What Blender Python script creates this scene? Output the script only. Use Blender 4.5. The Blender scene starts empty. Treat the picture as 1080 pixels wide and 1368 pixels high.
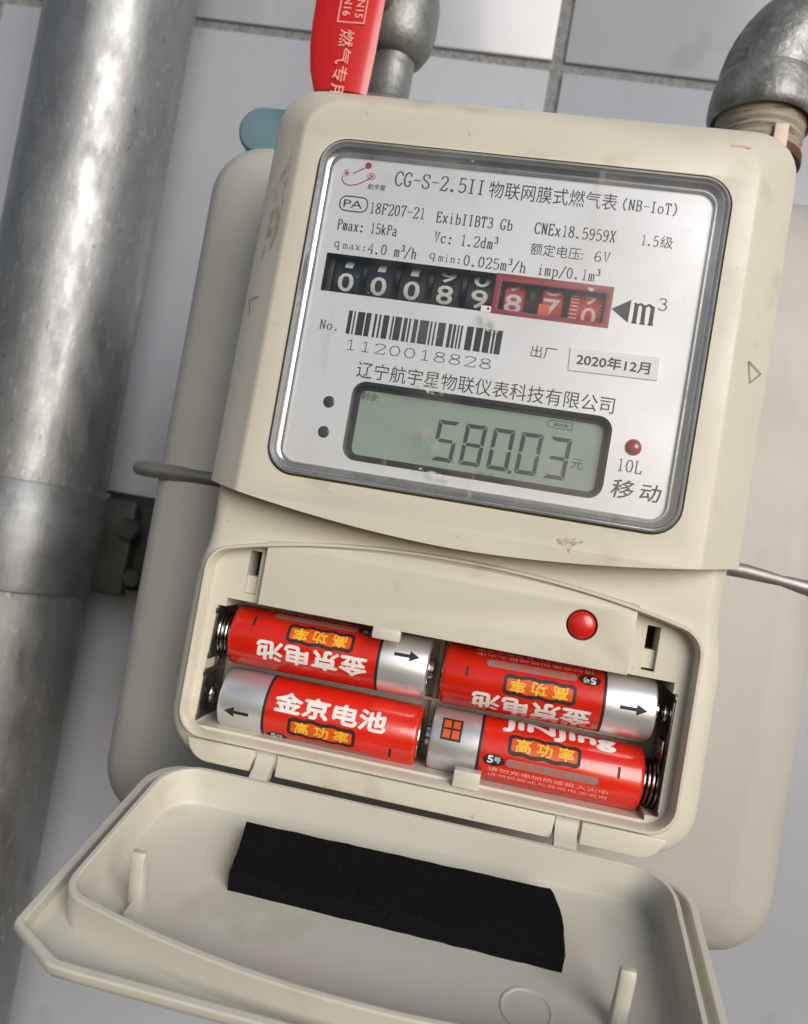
import bpy, bmesh, math, random
from mathutils import Vector, Matrix
random.seed(7)
scene = bpy.context.scene
C = scene.collection
PI = math.pi
S = 0.001                      # everything below is written in millimetres; x right, y up, z out of the wall
A4 = Matrix(((S,0,0,0),(0,0,-S,0),(0,S,0,0),(0,0,0,1)))   # mm (x,y,z) -> world metres (x,-z,y)

# ------------------------------------------------------------------ camera
camd = bpy.data.cameras.new("camera"); cam = bpy.data.objects.new("camera", camd); C.objects.link(cam)
camd.sensor_fit = 'VERTICAL'; camd.sensor_height = 24.0; camd.lens = 24.0*1050/1368
camd.clip_start = 0.005; camd.clip_end = 50
Rdc = Matrix(((0.9766286492748986, 0.17081617680880876, -0.1304542646137297),
              (-0.16488706993033514, 0.984774754485761, 0.05505394715456596),
              (0.1378721711777833, -0.03225704059474091, 0.9899246172041553)))
rot = Matrix(((1,0,0),(0,0,-1),(0,1,0))) @ Rdc.transposed()
cam.matrix_world = Matrix.Translation(A4 @ Vector((11.281, -48.186, 170.163))) @ rot.to_4x4()
camd.dof.use_dof = True; camd.dof.focus_distance = .176; camd.dof.aperture_fstop = 16
scene.camera = cam

# ------------------------------------------------------------------ sky and sun
SUN_EL, SUN_AZ = 20.0, 34.0      # azimuth: degrees to the right of straight out of the wall
w = bpy.data.worlds.new("World"); scene.world = w; w.use_nodes = True
nt = w.node_tree; bg = nt.nodes['Background']
sky = nt.nodes.new('ShaderNodeTexSky'); sky.sky_type = 'NISHITA'; sky.sun_disc = False
sky.sun_elevation = math.radians(SUN_EL)
sd = Vector((math.sin(math.radians(SUN_AZ))*math.cos(math.radians(SUN_EL)),
             -math.cos(math.radians(SUN_AZ))*math.cos(math.radians(SUN_EL)), math.sin(math.radians(SUN_EL))))
sky.sun_rotation = math.atan2(sd.x, sd.y)
sky.air_density = 1.0; sky.dust_density = 2.0; sky.ozone_density = 1.0
nt.links.new(sky.outputs[0], bg.inputs[0]); bg.inputs[1].default_value = 0.068
sl = bpy.data.lights.new("sun", 'SUN'); sl.energy = 2.6; sl.angle = math.radians(40); sl.color = (1.0, 0.99, 0.98)
so = bpy.data.objects.new("sun", sl); C.objects.link(so); so.rotation_euler = sd.to_track_quat('Z', 'Y').to_euler()
scene.view_settings.view_transform = 'Standard'; scene.view_settings.look = 'None'
scene.view_settings.exposure = 0.0; scene.view_settings.gamma = 1.0

# ------------------------------------------------------------------ materials
def srgb(r, g, b):
    f = lambda c: (c/255/12.92) if c/255 <= .04045 else ((c/255+.055)/1.055)**2.4
    return (f(r), f(g), f(b), 1)
def mat(name, col, rough=.5, metal=0., noise=None, bump=None, coat=0., spec=.5, dirt=None, rvar=None, stretch=None):
    """noise=(scale, amount): mottled colour; bump=(scale, strength mm); dirt=(scale, colour, threshold, amount)"""
    m = bpy.data.materials.new(name); m.use_nodes = True
    n = m.node_tree; N = n.nodes; K = n.links; p = N['Principled BSDF']
    p.inputs['Roughness'].default_value = rough; p.inputs['Metallic'].default_value = metal
    p.inputs['Coat Weight'].default_value = coat; p.inputs['Coat Roughness'].default_value = .12
    p.inputs['Specular IOR Level'].default_value = spec
    tc = N.new('ShaderNodeTexCoord'); co = tc.outputs['Object']
    if stretch:
        mp = N.new('ShaderNodeMapping'); mp.inputs['Scale'].default_value = stretch; K.new(co, mp.inputs[0]); co = mp.outputs[0]
    cur = None
    def tex(sc, det=5):
        t = N.new('ShaderNodeTexNoise'); t.inputs['Scale'].default_value = sc; t.inputs['Detail'].default_value = det
        K.new(co, t.inputs['Vector']); return t
    rgb = N.new('ShaderNodeRGB'); rgb.outputs[0].default_value = col if len(col) == 4 else (*col, 1); cur = rgb.outputs[0]
    if noise:
        t = tex(noise[0]); r = N.new('ShaderNodeMapRange'); r.inputs[1].default_value = .3; r.inputs[2].default_value = .7
        r.inputs[3].default_value = 1-noise[1]; r.inputs[4].default_value = 1+noise[1]; K.new(t.outputs[0], r.inputs[0])
        v = N.new('ShaderNodeVectorMath'); v.operation = 'SCALE'; K.new(cur, v.inputs[0]); K.new(r.outputs[0], v.inputs['Scale']); cur = v.outputs[0]
    for dirt in (dirt if isinstance(dirt, list) else [dirt] if dirt else []):
        t = tex(dirt[0], 8); r = N.new('ShaderNodeMapRange'); r.inputs[1].default_value = dirt[2]; r.inputs[2].default_value = dirt[2]+.08
        r.inputs[3].default_value = 0; r.inputs[4].default_value = dirt[3]; K.new(t.outputs[0], r.inputs[0])
        mx = N.new('ShaderNodeMix'); mx.data_type = 'RGBA'; K.new(r.outputs[0], mx.inputs[0]); K.new(cur, mx.inputs[6]); mx.inputs[7].default_value = dirt[1]; cur = mx.outputs[2]
    K.new(cur, p.inputs['Base Color'])
    if rvar:
        t = tex(rvar[0]); r = N.new('ShaderNodeMapRange'); r.inputs[1].default_value = .3; r.inputs[2].default_value = .7
        r.inputs[3].default_value = max(.02, rough-rvar[1]); r.inputs[4].default_value = rough+rvar[1]; K.new(t.outputs[0], r.inputs[0]); K.new(r.outputs[0], p.inputs['Roughness'])
    last = None
    for bump in (bump if isinstance(bump, list) else [bump] if bump else []):
        t = tex(bump[0], 6); b = N.new('ShaderNodeBump'); b.inputs['Strength'].default_value = 1; b.inputs['Distance'].default_value = bump[1]*S
        K.new(t.outputs[0], b.inputs['Height'])
        if last: K.new(last, b.inputs['Normal'])
        last = b.outputs[0]; K.new(last, p.inputs['Normal'])
    return m
BEIGE = srgb(205, 201, 185)
M = {}
M['case']   = mat('beige_case_plastic', BEIGE, .38, noise=(45, .035), bump=(900, .010), dirt=[(75, srgb(170,160,132), .60, .30), (420, srgb(120,110,88), .71, .6), (1700, srgb(90,82,66), .755, .8)], rvar=(70, .09))
M['lid']    = mat('beige_cover_plastic', srgb(196,193,180), .38, noise=(40, .04), bump=(700, .012), dirt=[(60, srgb(165,158,132), .60, .28), (900, srgb(110,104,84), .74, .7)], rvar=(60, .10))
M['body']   = mat('pale_grey_body_paint', srgb(174,172,165), .48, noise=(20, .05), bump=(400, .03), dirt=[(30, srgb(160,156,145), .58, .35), (600, srgb(100,95,85), .75, .7)], rvar=(40, .08))
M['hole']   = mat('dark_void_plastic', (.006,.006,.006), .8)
M['chrome'] = mat('clear_window_rim', (.42,.425,.435), .22, metal=.75, bump=(260, .05), noise=(120, .15), dirt=(200, srgb(120,115,100), .62, .5))
M['plate']  = mat('brushed_silver_plate', (.73,.745,.78), .38, metal=.3, noise=(60, .02), bump=(1500, .004))
M['ink']    = mat('black_ink', (.016,.016,.019), .5)
M['redink'] = mat('maroon_ink', (.30,.03,.05), .45)
M['white']  = mat('white_print', (.78,.78,.76), .5)
M['drumwhite'] = mat('drum_digit_white', (.50,.50,.48), .6, noise=(600,.1))
M['drum']   = mat('black_drum_plastic', (.012,.013,.018), .42, noise=(300, .3))
M['drumred']= mat('red_drum_plastic', (.40,.018,.022), .4, noise=(300, .15))
M['frred']  = mat('red_window_frame', (.27,.014,.035), .45, noise=(200, .1))
M['orange'] = mat('orange_drum_tab', (.72,.10,.04), .5)
M['brown']  = mat('brown_counter_block', (.05,.03,.02), .6)  # even dark brown of the counter's end block
M['lcd']    = mat('lcd_grey_green', srgb(142,158,148), .28, noise=(40, .04))
M['lcdseg'] = mat('lcd_segment', srgb(38,52,54), .45)
M['lcdfaint'] = mat('lcd_faint_segment', srgb(92,106,100), .45)
M['lcdrim'] = mat('lcd_black_rim', (.012,.014,.015), .35)
M['paper']  = mat('white_paper_sticker', (.82,.82,.82), .6)
M['ledred'] = mat('dark_red_lens', (.30,.008,.02), .18, coat=.6)
M['button'] = mat('red_button_plastic', (.62,.014,.010), .28, coat=.5, bump=(300,.01))
M['pink']   = mat('pink_smear', srgb(214,170,152), .6)
M['stain']  = mat('grey_glue_residue', srgb(168,160,134), .62, noise=(800, .12), bump=(1500,.03))
M['stain2'] = mat('tan_glue_residue', srgb(190,176,146), .6, noise=(800, .08), bump=(1500,.03))
M['batred'] = mat('red_battery_wrap', (.66,.018,.006), .26, coat=.7, noise=(90,.08), bump=(240, .10), rvar=(150,.08))
M['silver'] = mat('silver_battery_wrap', (.80,.80,.82), .38, metal=.75, bump=(200,.02), noise=(150,.05))
M['steel']  = mat('bright_steel', (.60,.60,.60), .2, metal=1.)
M['dsteel'] = mat('dark_contact_steel', (.16,.155,.145), .26, metal=.9, noise=(500,.4))
M['yellow'] = mat('yellow_print', (.85,.50,.03), .4)
M['badge']  = mat('orange_red_print', (.70,.09,.01), .35)
M['bar']    = mat('grey_print', (.30,.20,.19), .4)
M['foam']   = mat('black_foam', (.0045,.0045,.005), .88, bump=[(1500,.5),(350,.25)], spec=.12, dirt=[(1500,(.014,.014,.014,1),.6,.7),(620,(.16,.16,.15,1),.765,.7)])
M['galv']   = mat('galvanised_pipe', (.29,.295,.30), .48, metal=.78, noise=(42,.16), bump=[(220,.10),(1300,.05)], dirt=[(30, srgb(96,94,88), .56, .35), (520, srgb(205,205,205), .60, .30), (420, srgb(80,74,64), .665, .6), (1300, srgb(52,46,38), .70, .8)], rvar=(160,.12), stretch=(1,1,.4))
M['clampm'] = mat('dull_zinc_clamp', (.20,.205,.21), .46, metal=.75, noise=(50,.3), bump=[(250,.10),(1100,.05)], dirt=[(60, srgb(92,92,90), .58, .4),(420, srgb(50,46,40), .66, .7)])
M['clampd'] = mat('dark_bracket_steel', (.04,.04,.037), .55, metal=.4, noise=(60,.3), bump=(250,.06))
M['iron']   = mat('cast_iron_fitting', (.27,.27,.265), .48, metal=.55, noise=(110,.35), bump=[(200,.30),(700,.22)], dirt=[(260, srgb(178,176,170), .58, .6),(60, srgb(66,63,56), .58, .6),(900, srgb(205,200,190), .66, .7)], rvar=(120,.14))
M['valve']  = mat('grey_valve_brass', (.24,.25,.245), .5, metal=.6, noise=(90,.35), bump=[(200,.3),(700,.15)], dirt=(200, srgb(90,80,60), .6, .5))
M['tape']   = mat('dirty_thread_tape', srgb(158,150,134), .7, noise=(200,.16), bump=(260,.35), dirt=(160, srgb(84,68,54), .52, .85), stretch=(.4,.4,2.2))
M['brass']  = mat('dull_brass', srgb(165,145,90), .45, metal=.5, noise=(200,.2))
M['rust']   = mat('rusty_nut', srgb(95,62,45), .75, noise=(300,.4), bump=(600,.2))
M['handle'] = mat('red_vinyl_handle', (.58,.011,.008), .33, coat=.3, bump=(300,.03), noise=(60,.06))
M['pinkprint'] = mat('pink_print', srgb(240,180,170), .5)
M['teal']   = mat('teal_plastic', srgb(108,138,148), .35, noise=(60,.08))
M['rod']    = mat('grey_steel_rod', (.26,.25,.235), .42, metal=.6, noise=(120,.15), bump=(400,.05))
M['tile']   = mat('grey_white_glazed_tile', srgb(168,171,179), .24, coat=.5, noise=(9,.05), bump=(14,.25), dirt=[(26, srgb(140,138,136), .60, .35),(500, srgb(90,85,80), .755, .7)], rvar=(10,.08))
M['grout']  = mat('dark_grey_grout', srgb(126,127,128), .9, noise=(400,.25), bump=(700,.5), dirt=(300, srgb(78,78,78), .58, .5))
M['spring'] = mat('spring_steel', (.30,.295,.28), .2, metal=1.)
def glass():
    m = bpy.data.materials.new('clear_window_plastic'); m.use_nodes = True; n = m.node_tree; N = n.nodes; K = n.links
    N.remove(N['Principled BSDF']); t = N.new('ShaderNodeBsdfTransparent'); g = N.new('ShaderNodeBsdfGlossy')
    t.inputs[0].default_value = (.98,.98,.98,1)
    def noise(sc, lo, hi, a, b, st=None):
        no = N.new('ShaderNodeTexNoise'); no.inputs['Scale'].default_value = sc; no.inputs['Detail'].default_value = 6
        v = tc.outputs['Object']
        if st:
            mp = N.new('ShaderNodeMapping'); mp.inputs['Scale'].default_value = st; mp.inputs['Rotation'].default_value = (0,.5,0); K.new(v, mp.inputs[0]); v = mp.outputs[0]
        K.new(v, no.inputs[0]); r = N.new('ShaderNodeMapRange'); r.inputs[1].default_value = lo; r.inputs[2].default_value = hi
        r.inputs[3].default_value = a; r.inputs[4].default_value = b; K.new(no.outputs[0], r.inputs[0]); return r.outputs[0], no
    tc = N.new('ShaderNodeTexCoord')
    ro, _ = noise(45, .35, .65, .04, .22); K.new(ro, g.inputs['Roughness'])
    _, no = noise(55, 0, 1, 0, 1); b = N.new('ShaderNodeBump'); b.inputs['Distance'].default_value = .00006; K.new(no.outputs[0], b.inputs['Height']); K.new(b.outputs[0], g.inputs['Normal'])
    lw_ = N.new('ShaderNodeLayerWeight'); pw = N.new('ShaderNodeMath'); pw.operation = 'POWER'; pw.inputs[1].default_value = 5
    f = N.new('ShaderNodeMath'); f.operation = 'MULTIPLY_ADD'; f.inputs[1].default_value = .93; f.inputs[2].default_value = .085
    K.new(lw_.outputs['Facing'], pw.inputs[0]); K.new(pw.outputs[0], f.inputs[0]); mx = N.new('ShaderNodeMixShader')
    K.new(f.outputs[0], mx.inputs[0]); K.new(t.outputs[0], mx.inputs[1]); K.new(g.outputs[0], mx.inputs[2])
    # thin film of dust and wiping marks
    d = N.new('ShaderNodeBsdfDiffuse'); d.inputs[0].default_value = (.62,.60,.56,1)
    h1, _ = noise(38, .45, .75, .0, .16); h2, _ = noise(900, .70, .76, 0, .55); h3, _ = noise(220, .66, .72, 0, .30, (1, 1, .06))
    a1 = N.new('ShaderNodeMath'); a1.operation = 'MAXIMUM'; K.new(h1, a1.inputs[0]); K.new(h2, a1.inputs[1])
    a2 = N.new('ShaderNodeMath'); a2.operation = 'MAXIMUM'; K.new(a1.outputs[0], a2.inputs[0]); K.new(h3, a2.inputs[1])
    m2 = N.new('ShaderNodeMixShader'); K.new(a2.outputs[0], m2.inputs[0]); K.new(mx.outputs[0], m2.inputs[1]); K.new(d.outputs[0], m2.inputs[2])
    K.new(m2.outputs[0], N['Material Output'].inputs[0]); return m
def smear(name, col, lo, amt, sc=400):
    m = bpy.data.materials.new(name); m.use_nodes = True; N = m.node_tree.nodes; K = m.node_tree.links; p = N['Principled BSDF']
    p.inputs['Base Color'].default_value = col; p.inputs['Roughness'].default_value = .7
    tc = N.new('ShaderNodeTexCoord'); no = N.new('ShaderNodeTexNoise'); no.inputs['Scale'].default_value = sc; no.inputs['Detail'].default_value = 8; K.new(tc.outputs['Object'], no.inputs[0])
    r = N.new('ShaderNodeMapRange'); r.inputs[1].default_value = lo; r.inputs[2].default_value = lo+.2; r.inputs[3].default_value = 0; r.inputs[4].default_value = amt
    K.new(no.outputs[0], r.inputs[0]); K.new(r.outputs[0], p.inputs['Alpha']); return m
M['smear_tan'] = smear('tan_glue_smear', srgb(172,158,136), .42, .55)
M['smear_dim'] = smear('dim_glue_smear', srgb(176,168,156), .46, .3)
M['smear_white'] = smear('whitish_glue_smear', srgb(205,203,196), .42, .9, 700)
M['stain'] = smear('grey_glue_residue', srgb(158,151,128), .43, .55, 520)
M['stain2'] = smear('tan_glue_residue', srgb(180,166,136), .42, .75, 600)
M['glass'] = glass()

# ------------------------------------------------------------------ geometry helpers (all in mm)
class G:
    def __init__(s): s.v = []; s.f = []
    def add(s, vs, fs):
        o = len(s.v); s.v += [tuple(a) for a in vs]; s.f += [tuple(i+o for i in f) for f in fs]; return s
    def xf(s, T): s.v = [tuple(T @ Vector(a)) for a in s.v]; return s
    def join(s, o): return s.add(o.v, o.f)
def build(name, g, m, parent=None, T=None, smooth=35, label=None, kind=None):
    off = Vector((0,0,0))
    p = parent
    while p is not None:
        off += Vector(p.get('_o', (0,0,0))); p = p.parent
    T2 = A4 @ Matrix.Translation(-off) @ (T or Matrix())
    me = bpy.data.meshes.new(name); me.from_pydata([tuple(T2 @ Vector(a)) for a in g.v], [], g.f)
    if smooth is None: smooth = 35
    bm = bmesh.new(); bm.from_mesh(me); bmesh.ops.remove_doubles(bm, verts=bm.verts, dist=2e-7)
    bmesh.ops.recalc_face_normals(bm, faces=bm.faces) if smooth >= 0 else None
    bm.to_mesh(me); bm.free(); me.validate()
    if smooth > 0:
        me.shade_smooth(); me.set_sharp_from_angle(angle=math.radians(smooth))
    me.materials.append(m if not isinstance(m, str) else M[m])
    o = bpy.data.objects.new(name, me); C.objects.link(o)
    if parent: o.parent = parent
    if label: o['label'] = label
    if kind: o['kind'] = kind
    return o
OFF = {}
def thing(name, label, cat, loc, group=None):
    o = bpy.data.objects.new(name, None); C.objects.link(o); o.empty_display_size = .01
    o.location = A4 @ Vector(loc); o['label'] = label; o['category'] = cat; o['_o'] = tuple(float(c) for c in loc)
    if group: o['group'] = group
    return o
def rrect(x0, y0, x1, y1, r, n=8):
    if not isinstance(r, (tuple, list)): r = (r,)*4          # order: bottom-right, top-right, top-left, bottom-left
    pts = []
    for (cx, cy, a, rr) in ((x1, y0, -90, r[0]), (x1, y1, 0, r[1]), (x0, y1, 90, r[2]), (x0, y0, 180, r[3])):
        sx = -1 if cx == x1 else 1; sy = -1 if cy == y1 else 1
        for i in range(n+1):
            t = math.radians(a+90*i/n); pts.append((cx+sx*rr+rr*math.cos(t), cy+sy*rr+rr*math.sin(t)))
    return pts
def loft(loops, cap0=False, cap1=False, closed=True):
    g = G(); n = len(loops[0])
    vs = [p for L in loops for p in L]; fs = []
    for k in range(len(loops)-1):
        for i in range(n if closed else n-1):
            j = (i+1) % n; fs.append((k*n+i, k*n+j, (k+1)*n+j, (k+1)*n+i))
    if cap0: fs.append(tuple(range(n-1, -1, -1)))
    if cap1: fs.append(tuple((len(loops)-1)*n+i for i in range(n)))
    return g.add(vs, fs)
def at_z(pts, z): return [(p[0], p[1], z) for p in pts]
def inset(pts, d):
    n = len(pts); out = []
    a = sum(pts[i][0]*pts[(i+1)%n][1]-pts[(i+1)%n][0]*pts[i][1] for i in range(n)); s = 1 if a > 0 else -1
    for i in range(n):
        p0 = Vector(pts[i-1][:2]); p1 = Vector(pts[i][:2]); p2 = Vector(pts[(i+1)%n][:2])
        e1 = (p1-p0); e2 = (p2-p1)
        if e1.length < 1e-6: e1 = e2
        if e2.length < 1e-6: e2 = e1
        n1 = Vector((-e1.y, e1.x)).normalized(); n2 = Vector((-e2.y, e2.x)).normalized(); b = (n1+n2)
        b = b.normalized() if b.length > 1e-6 else n1
        k = 1/max(.5, b.dot(n1)); out.append((p1.x+s*b.x*d*k, p1.y+s*b.y*d*k))
    return out
def curve_mesh(cu):
    o = bpy.data.objects.new('tmp', cu); C.objects.link(o); me = bpy.data.meshes.new_from_object(o)
    bpy.data.objects.remove(o); g = G(); g.add([v.co[:] for v in me.vertices], [p.vertices[:] for p in me.polygons])
    bpy.data.meshes.remove(me); return g
def plate(loops, z0, z1, bev=0.):
    """flat sheet with holes: the first loop is the outline, the others are holes"""
    cu = bpy.data.curves.new('c', 'CURVE'); cu.dimensions = '2D'; cu.fill_mode = 'BOTH'
    for L in loops:
        sp = cu.splines.new('POLY'); sp.points.add(len(L)-1)
        for i, p in enumerate(L): sp.points[i].co = (p[0], p[1], 0, 1)
        sp.use_cyclic_u = True
    if z1 > z0:
        cu.extrude = max(0, (z1-z0)/2-bev)
        if bev: cu.bevel_depth = bev; cu.offset = -bev; cu.bevel_resolution = 2
    g = curve_mesh(cu); bpy.data.curves.remove(cu); return g.xf(Matrix.Translation((0,0,(z0+z1)/2)))
def box(x0, y0, z0, x1, y1, z1, b=0.):
    if b <= 0:
        return G().add([(x,y,z) for x in (x0,x1) for y in (y0,y1) for z in (z0,z1)],
                   [(0,1,3,2),(4,6,7,5),(0,4,5,1),(2,3,7,6),(0,2,6,4),(1,5,7,3)])
    bm = bmesh.new(); bmesh.ops.create_cube(bm, size=1)
    for v in bm.verts: v.co = Vector((x0+(v.co.x+.5)*(x1-x0), y0+(v.co.y+.5)*(y1-y0), z0+(v.co.z+.5)*(z1-z0)))
    bmesh.ops.bevel(bm, geom=bm.edges[:], offset=b, segments=2, affect='EDGES', profile=.5)
    g = from_bm(bm); return g
def from_bm(bm):
    bm.verts.index_update(); g = G().add([v.co[:] for v in bm.verts], [[v.index for v in f.verts] for f in bm.faces]); bm.free(); return g
def lathe(prof, n=40, T=None, caps=True):
    """prof: (r, h); axis along y"""
    g = loft([[(r*math.cos(2*PI*i/n), h, r*math.sin(2*PI*i/n)) for i in range(n)] for r, h in prof], caps, caps)
    return g.xf(T) if T else g
def tube(path, r, n=14, caps=True):
    P = [Vector(p) for p in path]; R = r if isinstance(r, (list, tuple)) else [r]*len(P); loops = []; up = None
    for i, p in enumerate(P):
        t = (P[min(i+1, len(P)-1)]-P[max(i-1, 0)]).normalized()
        if up is None: up = t.orthogonal().normalized()
        up = (up-t*up.dot(t)).normalized(); s = t.cross(up)
        loops.append([tuple(p+(up*math.cos(2*PI*k/n)+s*math.sin(2*PI*k/n))*R[i]) for k in range(n)])
    return loft(loops, caps, caps)
def TR(x=0, y=0, z=0, rx=0, ry=0, rz=0):
    return Matrix.Translation((x,y,z)) @ Matrix.Rotation(math.radians(rz),4,'Z') @ Matrix.Rotation(math.radians(ry),4,'Y') @ Matrix.Rotation(math.radians(rx),4,'X')

# ------------------------------------------------------------------ lettering
def fit(g, x0, y0, x1, y1, z=0, keep=False, slant=0):
    xs = [v[0] for v in g.v]; ys = [v[1] for v in g.v]; a, b, c, d = min(xs), max(xs), min(ys), max(ys)
    sx = (x1-x0)/(b-a); sy = (y1-y0)/(d-c)
    if keep: sx = sy = min(sx, sy)
    g.v = [(x0+(v[0]-a)*sx+slant*(v[1]-c)*sy, y0+(v[1]-c)*sy, z) for v in g.v]; return g
def text(s, x0, y0, x1, y1, z=0, weight=0., keep=False, slant=0, spacing=1.):
    cu = bpy.data.curves.new('t', 'FONT'); cu.body = s; cu.size = 1; cu.resolution_u = 3; cu.space_character = spacing
    g = curve_mesh(cu); bpy.data.curves.remove(cu); g = fit(g, x0, y0, x1, y1, z, keep, slant)
    if weight > .004:      # heavier strokes: overlaid copies, each a few microns prouder
        w = weight*(y1-y0); base = list(g.v); fs = list(g.f)
        for k, (dx, dy) in enumerate(((w,0),(-w,0),(0,w),(0,-w),(w*.7,w*.7),(-w*.7,-w*.7))):
            g.add([(v[0]+dx, v[1]+dy, v[2]+.002*(k+1)) for v in base], fs)
    return g
# thin serif half-width letters as strokes, cell 5 wide, capitals 8 high
SG = {
'C':"3.9,6 3.9,7.6 3.7,7 2.9,8 1.7,8 .6,6.8 .1,4 .6,1.2 1.7,0 2.9,0 3.9,1.7",
'G':"3.7,6 3.7,7.6 3.5,7 2.7,8 1.7,8 .6,6.8 .1,4 .6,1.2 1.6,0 2.7,0 3.4,.8 3.4,3|2.2,3 4.2,3",
'S':"3.6,5.9 3.6,7.6 2.8,8 1.4,8 .4,7.1 .4,5.7 1.3,4.6 2.8,3.7 3.7,2.5 3.7,1 2.6,0 1.4,0 .4,.9 .3,2.2",
'-':".3,4 4.1,4",'2':".4,6.2 .6,7.4 1.5,8 2.7,8 3.6,7.2 3.7,5.8 3,4.4 .4,0 3.5,0 3.9,1.6",
'.':"1.2,0 1.2,.8 2,.8 2,0 1.2,0",':':"1.6,0 1.6,.8 2.4,.8 2.4,0 1.6,0|1.6,4 1.6,4.8 2.4,4.8 2.4,4 1.6,4",
'5':"3.6,8 .9,8 .5,4.2 1.3,4.9 2.5,4.9 3.6,4 3.8,2.6 3.5,1 2.4,0 1.3,0 .3,1.1",
'I':"2,0 2,8|.7,8 3.3,8|.7,0 3.3,0",'1':"2.2,0 2.2,8 1.1,6.9|1,0 3.4,0",
'(':"3.4,9 2,7 1.4,4 2,1 3.4,-1",')':".6,9 2,7 2.6,4 2,1 .6,-1",
'N':".7,0 .7,8|.8,7.9 3.3,.1|3.4,0 3.4,8|0,8 .8,8|.1,0 1.3,0|2.8,8 4,8",
'B':".8,0 .8,8|.2,8 2.5,8 3.4,7 3.4,5.3 2.5,4.3 .9,4.3|2.5,4.3 3.7,3.2 3.7,1.2 2.6,0 .2,0",
'o':"2,5.2 .9,4.7 .3,2.6 .9,.4 2,0 3.1,.4 3.7,2.6 3.1,4.7 2,5.2",
'T':"2,0 2,8|1.1,0 2.9,0|.1,6.2 .3,8 3.7,8 3.9,6.2",
'8':"2,4.4 .8,5.2 .6,6.8 1.2,7.8 2,8 2.8,7.8 3.4,6.8 3.2,5.2 2,4.4 .6,3.3 .3,1.6 1,.3 2,0 3,.3 3.7,1.6 3.4,3.3 2,4.4",
'F':".8,0 .8,8|.2,0 1.7,0|.2,8 3.6,8 3.8,6.3|.8,4.2 2.7,4.2|2.7,5 2.7,3.4",
'0':"2,8 .9,7.2 .3,4 .9,.8 2,0 3.1,.8 3.7,4 3.1,7.2 2,8",'7':".4,6.6 .6,8 3.7,8 2.5,4.6 1.9,2 1.8,0",
'E':".8,0 .8,8|.2,8 3.5,8 3.7,6.4|.8,4.2 2.6,4.2|2.6,5 2.6,3.4|.2,0 3.6,0 3.9,1.7",
'x':".6,5.2 3.3,0|3.3,5.2 .6,0|.1,5.2 1.3,5.2|2.7,5.2 3.9,5.2|.1,0 1.2,0|2.7,0 3.9,0",
'i':"1.9,0 1.9,5.2 1,5|.9,0 3,0|1.9,7 1.9,7.8",'b':".9,8 .9,0 2.2,0 3.3,.6 3.8,2.6 3.3,4.6 2.2,5.1 1,4.3|.2,8 .9,8",
'3':".5,6.6 1,7.7 2,8 3,7.6 3.4,6.3 3,4.9 1.8,4.4|1.8,4.4 3.1,4 3.8,2.3 3.2,.6 2,0 1,.2 .3,1.5",
'P':".8,0 .8,8|.2,0 1.6,0|.2,8 2.5,8 3.6,7.2 3.7,5.6 2.6,4.3 .9,4.2",
'm':".5,5.2 .5,0|.5,4.6 1.2,5.3 1.9,4.6 2,0|2,4.6 2.8,5.3 3.5,4.6 3.5,0|0,0 1,0|1.5,0 2.5,0|3,0 4,0|0,5.2 .5,5.2",
'a':".6,4.3 1.2,5.2 2.4,5.2 3,4.3 3,.4 3.9,0|3,3.2 1,2.6 .4,1.4 .8,.2 1.8,0 3,1",
'k':".8,0 .8,8|.1,8 .8,8|.2,0 1.5,0|3.2,5.2 .9,2.2|1.7,3 3.4,0|2.6,5.2 3.8,5.2|2.7,0 4,0",
'q':"3,5 3,-2.2|3,4.2 2,5.2 .9,4.7 .4,2.6 .9,.5 2,0 3,.9|2.3,-2.2 3.8,-2.2|3,5 3.5,5.2",
'V':"0,8 1.4,8|2.7,8 4,8|.6,8 2,0 3.4,8",'c':"3.5,3.8 3.3,4.8 2.2,5.2 .9,4.5 .4,2.6 .9,.6 2.1,0 3.6,1.1",
'd':"3.1,8 3.1,0 3.8,0|3.1,4.2 2.1,5.2 .9,4.7 .4,2.6 .9,.5 2,0 3.1,.9|2.4,8 3.1,8",
'h':".8,0 .8,8|.1,8 .8,8|.1,0 1.5,0|.8,4 1.8,5.2 2.9,4.8 3.1,4 3.1,0|2.5,0 3.9,0",
'/':"3.9,8.8 .2,-1",'4':"2.9,0 2.9,8 .2,2.6 3.9,2.6|2,0 3.7,0",
'9':"3.3,5 2.6,3.9 1.6,3.6 .6,4.5 .3,6 .9,7.5 2,8 3,7.4 3.6,5.2 3.3,2.2 2.3,.2 1.2,0 .6,1",
'6':".7,3 1.4,4.1 2.5,4.4 3.5,3.5 3.7,2 3.2,.6 2,0 1,.6 .4,2.8 .8,5.8 1.8,7.8 2.8,8 3.4,7.2",
'X':".5,8 3.5,0|3.5,8 .5,0|0,8 1.3,8|2.7,8 4,8|0,0 1.3,0|2.7,0 4,0",
'n':".8,5.2 .8,0|.1,5.2 .8,5.2|.1,0 1.5,0|.8,4 1.8,5.2 2.9,4.8 3.1,4 3.1,0|2.5,0 3.9,0",
'p':".9,5.2 .9,-2.2|.2,5.2 .9,5.2|.3,-2.2 1.6,-2.2|1,4.3 2.2,5.2 3.3,4.6 3.8,2.6 3.3,.6 2.2,0 1,.7",
'L':".8,0 .8,8|.2,8 1.7,8|.2,0 3.5,0 3.9,2", ' ':"",
}
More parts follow.
